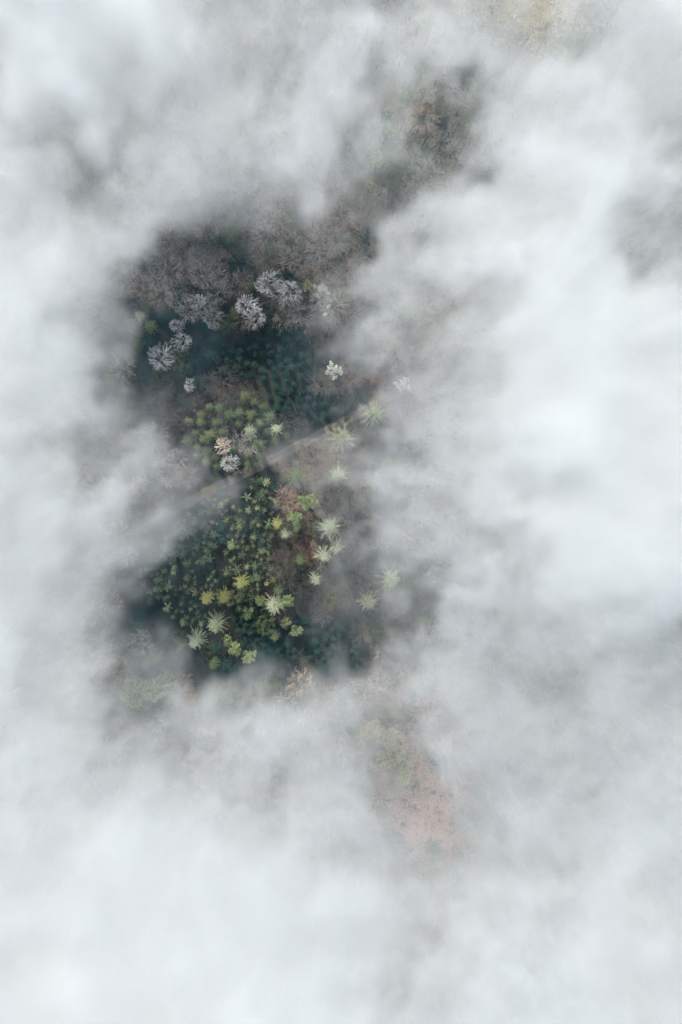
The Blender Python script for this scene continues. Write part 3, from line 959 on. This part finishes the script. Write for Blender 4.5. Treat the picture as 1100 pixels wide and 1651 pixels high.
undergrowth("undergrowth", "dark brushwood and low plants on the forest floor", ramp_material("brushwood", [(0.016, 0.022, 0.014), (0.036, 0.030, 0.022), (0.024, 0.034, 0.018)], scale=0.5, vary=0), 7000, pick_wood, 0.9, 31)
undergrowth("bracken", "withered russet bracken on the open ground", ramp_material("bracken", [(0.115, 0.082, 0.062), (0.18, 0.122, 0.09)], scale=0.5, vary=0), 3500, pick_patch, 0.6, 32)
undergrowth("dry_grass", "dry yellow grass on the clearing at the top", ramp_material("dry_grass", [(0.36, 0.31, 0.16), (0.48, 0.42, 0.24)], scale=0.5, vary=0), 1500, pick_meadow, 0.7, 33)

# ------------------------------------------------------------------ fog bank
# Vertical optical depth of the fog (x 100) on a plan grid of 6.8 m, north row first.
FOG_X0, FOG_Y0, FOG_STEP = -102.0, 136.0, 6.8
FOG_PLAN = """
564 564 565 567 569 567 553 500 391 258 161 103 82 91 85 87 86 48 29 41 83 109 74 33 47 96 106 108 104 102 101 101 101 101
563 563 564 566 567 566 552 500 392 260 162 105 83 91 85 86 85 48 29 43 82 110 75 33 47 95 106 108 105 102 102 102 102 103
559 559 560 561 563 562 549 499 392 262 165 107 84 92 84 85 85 48 29 43 82 110 76 33 46 96 106 109 107 105 105 105 106 106
546 547 547 548 550 550 538 492 391 265 169 111 87 92 83 83 82 47 28 42 80 109 76 33 46 97 108 112 112 111 112 112 113 113
515 515 515 515 517 518 509 472 385 269 175 123 89 91 79 77 76 44 27 40 77 103 76 34 47 98 111 119 123 126 128 129 130 131
448 447 446 446 447 448 444 422 365 273 187 132 94 90 73 66 63 39 27 40 71 93 75 38 50 100 117 131 142 149 153 156 158 159
337 336 334 334 334 336 336 331 313 267 201 144 109 97 73 56 52 46 39 49 73 82 79 56 66 94 119 142 160 171 178 181 183 184
207 205 204 204 205 208 213 219 226 224 197 154 120 97 65 54 64 96 111 72 69 95 98 90 100 103 120 136 151 159 164 165 166 166
98 97 96 96 97 104 131 135 139 148 154 143 120 114 63 68 112 117 73 18 17 36 80 117 124 127 114 120 119 119 119 119 118 119
71 71 71 72 75 80 91 91 77 78 110 118 114 80 69 110 125 119 71 11 7 13 70 120 143 141 120 90 77 72 70 70 69 67
109 109 110 111 113 118 119 105 58 36 54 92 108 95 65 113 138 115 53 9 9 32 114 133 155 143 118 83 59 53 51 51 52 51
142 142 142 143 143 140 126 95 60 48 66 108 88 55 74 108 118 60 19 13 35 113 122 156 164 143 102 75 60 48 44 42 44 43
174 174 174 175 173 166 146 117 89 117 116 112 37 30 29 27 36 14 24 49 114 119 139 162 169 151 112 69 64 47 40 36 35 35
185 184 184 184 184 179 164 142 126 114 108 20 8 4 8 9 9 12 104 108 119 118 139 164 176 167 134 78 56 33 25 22 21 21
173 172 172 173 175 176 174 164 137 117 40 12 5 3 2 2 4 26 92 92 68 104 141 176 193 189 159 119 64 42 34 32 32 32
170 170 170 171 174 179 182 171 119 87 8 2 1 1 1 1 3 35 103 67 42 79 144 196 219 214 186 144 108 86 76 74 73 73
192 192 192 193 195 196 193 167 117 33 3 1 2 2 1 2 7 53 76 46 42 75 150 215 245 241 217 182 150 128 117 115 113 113
229 229 229 228 225 218 199 155 113 36 5 3 4 3 1 1 2 11 33 39 53 107 165 229 259 258 241 215 189 168 155 148 145 144
256 255 254 250 241 223 188 136 105 54 22 11 4 2 1 1 2 4 13 54 84 119 177 232 260 264 255 235 212 192 179 172 168 167
255 253 251 244 231 205 163 119 57 45 69 21 3 1 1 6 4 6 24 68 98 125 175 229 263 271 264 245 220 199 186 179 175 174
249 247 244 237 221 192 147 85 48 45 61 30 2 1 3 18 15 33 71 103 97 114 156 221 269 283 271 248 221 199 186 179 176 174
249 248 245 239 224 196 153 98 82 105 103 39 2 1 2 3 10 45 84 63 67 71 125 194 255 276 265 241 217 198 186 179 176 175
240 239 238 235 225 205 174 141 119 115 95 36 6 1 1 2 3 14 63 65 56 51 96 159 216 243 241 225 205 190 179 173 171 170
202 203 205 206 205 199 184 165 140 113 70 17 2 1 2 2 3 7 56 78 69 65 81 135 176 202 210 202 185 170 160 155 153 153
152 153 156 162 169 174 174 162 132 115 30 4 2 1 1 3 6 11 30 83 114 93 95 122 143 163 180 178 160 144 135 131 130 130
105 106 107 129 140 151 156 140 119 85 15 2 1 1 1 2 11 10 14 33 89 87 108 118 114 130 147 148 128 117 117 116 117 119
101 101 103 107 129 141 145 120 89 22 15 3 1 1 1 1 3 7 16 26 40 73 105 103 90 89 122 121 82 64 58 57 58 60
116 117 118 123 132 141 139 116 48 16 35 36 12 4 2 3 4 8 56 58 58 81 91 85 73 82 117 116 74 58 52 50 50 51
121 122 123 127 132 138 133 120 64 28 42 96 112 41 37 32 32 42 45 64 79 87 78 54 74 93 103 106 100 85 76 73 72 74
119 119 120 120 122 126 124 117 85 64 62 75 90 92 93 117 113 92 37 43 62 93 113 115 101 97 102 110 92 83 76 73 72 71
95 95 96 97 101 108 118 119 118 99 67 40 44 65 82 107 112 82 35 30 49 108 121 128 120 109 96 104 105 100 95 93 91 91
91 91 91 92 94 102 126 133 131 118 97 67 73 70 59 69 90 82 37 38 55 112 129 137 128 114 103 102 103 103 102 101 100 100
119 119 120 122 126 134 146 155 154 141 123 113 99 99 72 77 108 112 58 41 64 106 126 132 126 109 106 108 115 120 120 120 120 120
142 142 143 145 149 156 166 174 176 169 158 144 132 127 123 124 127 118 114 95 91 114 120 125 123 119 109 112 122 129 133 135 136 136
166 166 167 168 171 174 180 187 194 195 189 179 169 165 163 158 150 131 114 101 95 109 115 120 121 118 105 110 124 131 136 138 138 139
200 200 200 199 198 196 195 197 206 212 211 204 198 196 195 184 161 131 99 81 84 97 99 109 115 107 106 114 121 124 126 127 128 128
255 255 253 249 242 231 218 210 213 219 219 214 210 211 213 202 172 134 94 76 86 99 106 109 108 108 117 122 112 110 109 109 109 108
308 307 304 297 284 263 237 219 215 220 221 215 210 211 214 208 183 145 93 90 96 108 112 115 116 119 128 135 137 137 137 137 136 136
336 335 331 322 305 278 246 224 218 224 226 218 207 201 203 203 189 159 130 112 106 110 113 116 119 126 139 154 163 167 168 168 167 167
353 352 347 336 317 287 254 231 227 234 236 223 204 191 190 193 187 167 144 127 117 112 113 114 118 129 147 169 183 189 191 192 192 192
367 364 359 347 326 295 262 240 237 245 246 228 202 184 181 185 183 168 148 132 119 112 111 111 115 129 150 175 194 202 204 206 206 207
376 373 367 354 333 301 268 247 244 252 251 231 201 180 176 180 180 167 149 132 120 111 110 110 113 128 150 178 200 209 213 215 216 216
381 379 372 359 337 305 272 250 248 256 255 232 201 179 174 178 178 166 149 132 119 111 110 109 112 127 150 180 203 214 218 220 221 222
384 381 375 362 339 307 274 252 250 258 256 233 200 178 173 177 177 166 148 132 119 110 109 108 111 126 150 180 204 216 220 223 224 225
"""
FOG_Z0, FOG_Z1 = 24.0, 76.0


def spectral_noise(shape, step, size, power, seed, aniso=(1, 1, 1), turn=0.0):
    """Smooth random field with a falling spectrum, zero mean and unit spread; size = largest feature in metres.
    aniso squeezes the field along its axes (after turning the first two); below 1 draws features out."""
    rng = np.random.default_rng(seed)
    f = np.fft.rfftn(rng.standard_normal(shape).astype(np.float32))
    ks = [np.fft.fftfreq(n, step) for n in shape[:-1]] + [np.fft.rfftfreq(shape[-1], step)]
    ks = np.meshgrid(*ks, indexing='ij', sparse=True)
    ct, st = math.cos(turn), math.sin(turn)
    ks[0], ks[1] = ks[0] * ct + ks[1] * st, ks[1] * ct - ks[0] * st
    k = np.sqrt(sum(np.square(g / a) for g, a in zip(ks, aniso)))
    k0 = 1.0 / size
    f = f * (1.0 / (k0 * k0 + k * k) ** (power / 2))
    out = np.fft.irfftn(f, s=shape, axes=range(len(shape)))
    out -= out.mean()
    return (out / out.std()).astype(np.float32)


def bilinear(a, r, c):
    r = np.clip(r, 0, a.shape[0] - 1.001)
    c = np.clip(c, 0, a.shape[1] - 1.001)
    r0, c0 = r.astype(int), c.astype(int)
    fr, fc = r - r0, c - c0
    fr, fc = fr * fr * (3 - 2 * fr) * 0.5 + fr * 0.5, fc * fc * (3 - 2 * fc) * 0.5 + fc * 0.5
    return (a[r0, c0] * (1 - fr) * (1 - fc) + a[r0, c0 + 1] * (1 - fr) * fc
            + a[r0 + 1, c0] * fr * (1 - fc) + a[r0 + 1, c0 + 1] * fr * fc)


def make_fog():
    plan = np.array([[float(v) for v in row.split()] for row in FOG_PLAN.strip().splitlines()]) / 100.0
    vox = 1.4
    x0, x1, y0, y1 = -150.0, 176.0, -208.0, 178.0
    nx, ny, nz = int((x1 - x0) / vox) + 1, int((y1 - y0) / vox) + 1, int((FOG_Z1 - FOG_Z0) / vox) + 1
    x1, y1, z1 = x0 + (nx - 1) * vox, y0 + (ny - 1) * vox, FOG_Z0 + (nz - 1) * vox
    X, Y = np.meshgrid(x0 + np.arange(nx) * vox, y0 + np.arange(ny) * vox, indexing='ij')
    drift = math.radians(32.0)                                  # the fog trails off towards the upper right
    wx = spectral_noise((nx, ny), vox, 26.0, 2.9, 11)
    wy = spectral_noise((nx, ny), vox, 26.0, 2.9, 12)
    fx = spectral_noise((nx, ny), vox, 9.0, 2.6, 15, (0.85, 1.2), drift)
    fy = spectral_noise((nx, ny), vox, 9.0, 2.6, 16, (0.85, 1.2), drift)
    c = (X + 2.8 * wx + 1.7 * fx - FOG_X0) / FOG_STEP
    r = (FOG_Y0 - (Y + 2.8 * wy + 1.7 * fy)) / FOG_STEP
    tau = bilinear(plan, r, c).astype(np.float32)
    body = 1.0 - np.exp(-tau / 1.4)
    hump = spectral_noise((nx, ny), vox, 34.0, 3.0, 13)
    top = 46.0 + 20.0 * body + 1.8 * hump
    low = 36.0 - 5.0 * body + 2.0 * spectral_noise((nx, ny), vox, 30.0, 3.0, 14)
    Z = (FOG_Z0 + np.arange(nz) * vox).astype(np.float32)
    up = np.clip((top[:, :, None] - Z) / 15.0, 0, 1)
    dn = np.clip((Z - low[:, :, None]) / 9.0, 0, 1)
    prof = (up * up * (3 - 2 * up)) * (dn * dn * (3 - 2 * dn)) + 1e-4
    prof /= prof.sum(axis=2, keepdims=True) * vox
    veil = spectral_noise((nx, ny, nz), vox, 34.0, 3.5, 21, (0.85, 1.15, 0.95), drift)
    fine = spectral_noise((nx, ny, nz), vox, 12.0, 3.0, 22, (0.8, 1.2, 1.0), drift)
    ii, jj = np.meshgrid(np.arange(nx), np.arange(ny), indexing='ij')
    si = np.clip(ii + 3.0 * wx + 1.2 * fx, 0, nx - 1).astype(int)
    sj = np.clip(jj + 3.0 * wy + 1.2 * fy, 0, ny - 1).astype(int)
    veil, fine = veil[si, sj], fine[si, sj]
    thread = 1.0 - 1.7 * np.abs(fine) ** 0.8                     # thin bright filaments
    calm = np.clip(1.10 - 0.40 * tau, 0.10, 1.0)[:, :, None]
    wisp = np.exp((0.44 * veil + 0.26 * thread) * calm)
    dens = prof * wisp
    colsum = dens.sum(axis=2, keepdims=True) * vox
    dens *= tau[:, :, None] / (colsum ** 0.35 * np.mean(colsum) ** 0.65)
    edge = np.minimum(np.minimum(X - x0, x1 - X), np.minimum(Y - y0, y1 - Y))
    fade = np.clip(edge / 14.0, 0, 1)[:, :, None]
    dens = np.maximum(dens, 0.0007)
    dens = np.clip(dens * fade, 0, 0.6).astype(np.float32)

    pts = np.empty((nx, ny, nz, 3), np.float32)
    pts[..., 0], pts[..., 1], pts[..., 2] = X[:, :, None], Y[:, :, None], Z
    me = bpy.data.meshes.new("fog_bank")
    me.vertices.add(nx * ny * nz)
    me.vertices.foreach_set('co', pts.ravel())
    at = me.attributes.new("fog_density", 'FLOAT', 'POINT')
    at.data.foreach_set('value', dens.ravel())
    mat = bpy.data.materials.new("fog")
    mat.use_nodes = True
    nt = mat.node_tree
    nt.nodes.clear()
    out = nt.nodes.new('ShaderNodeOutputMaterial')
    pv = nt.nodes.new('ShaderNodeVolumePrincipled')
    pv.inputs['Color'].default_value = (0.968, 0.984, 0.979, 1)
    pv.inputs['Density'].default_value = 1.0
    pv.inputs['Anisotropy'].default_value = 0.15
    vi = nt.nodes.new('ShaderNodeVolumeInfo')
    mr = nt.nodes.new('ShaderNodeMapRange')                    # thinnest mist coloured blue to tint the shade in the gaps teal
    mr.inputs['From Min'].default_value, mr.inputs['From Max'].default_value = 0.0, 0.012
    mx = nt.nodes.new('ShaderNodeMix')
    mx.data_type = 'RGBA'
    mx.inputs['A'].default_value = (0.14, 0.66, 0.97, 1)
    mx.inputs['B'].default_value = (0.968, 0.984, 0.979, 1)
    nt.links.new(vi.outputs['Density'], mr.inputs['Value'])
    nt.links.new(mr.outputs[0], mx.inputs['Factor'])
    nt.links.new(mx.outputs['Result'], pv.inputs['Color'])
    nt.links.new(pv.outputs[0], out.inputs['Volume'])
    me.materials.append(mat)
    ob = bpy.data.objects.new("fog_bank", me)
    col.objects.link(ob)

    ng = bpy.data.node_groups.new("fog_grid", 'GeometryNodeTree')
    ng.interface.new_socket("Geometry", in_out='INPUT', socket_type='NodeSocketGeometry')
    ng.interface.new_socket("Geometry", in_out='OUTPUT', socket_type='NodeSocketGeometry')
    N, L = ng.nodes.new, ng.links.new
    gi, go = N('NodeGroupInput'), N('NodeGroupOutput')
    pos, sep = N('GeometryNodeInputPosition'), N('ShaderNodeSeparateXYZ')
    L(pos.outputs[0], sep.inputs[0])

    def math_node(op, a, b=None):
        m = N('ShaderNodeMath')
        m.operation = op
        for i, v in enumerate((a, b)):
            if v is None:
                continue
            if isinstance(v, (int, float)):
                m.inputs[i].default_value = v
            else:
                L(v, m.inputs[i])
        return m.outputs[0]

    def cell(axis, start):
        return math_node('ROUND', math_node('DIVIDE', math_node('SUBTRACT', sep.outputs[axis], start), vox))
    ix, iy, iz = cell(0, x0), cell(1, y0), cell(2, FOG_Z0)
    idx = math_node('ADD', math_node('MULTIPLY', math_node('ADD', math_node('MULTIPLY', ix, ny), iy), nz), iz)
    at_n = N('GeometryNodeInputNamedAttribute')
    at_n.data_type = 'FLOAT'
    at_n.inputs['Name'].default_value = "fog_density"
    si = N('GeometryNodeSampleIndex')
    si.data_type, si.domain, si.clamp = 'FLOAT', 'POINT', True
    L(gi.outputs[0], si.inputs['Geometry'])
    L(at_n.outputs[0], si.inputs['Value'])
    f2i = N('FunctionNodeFloatToInt')
    L(idx, f2i.inputs[0])
    L(f2i.outputs[0], si.inputs['Index'])
    vc = N('GeometryNodeVolumeCube')
    L(si.outputs[0], vc.inputs['Density'])
    vc.inputs['Background'].default_value = 0.0
    vc.inputs['Min'].default_value = (x0, y0, FOG_Z0)
    vc.inputs['Max'].default_value = (x1, y1, z1)
    vc.inputs['Resolution X'].default_value = nx
    vc.inputs['Resolution Y'].default_value = ny
    vc.inputs['Resolution Z'].default_value = nz
    sm = N('GeometryNodeSetMaterial')
    sm.inputs['Material'].default_value = mat
    L(vc.outputs[0], sm.inputs[0])
    L(sm.outputs[0], go.inputs[0])
    md = ob.modifiers.new("fog_grid", 'NODES')
    md.node_group = ng
    ob["kind"] = "stuff"
    ob["label"] = "white drifting fog bank torn open over the dark forest"
    return ob


make_fog()
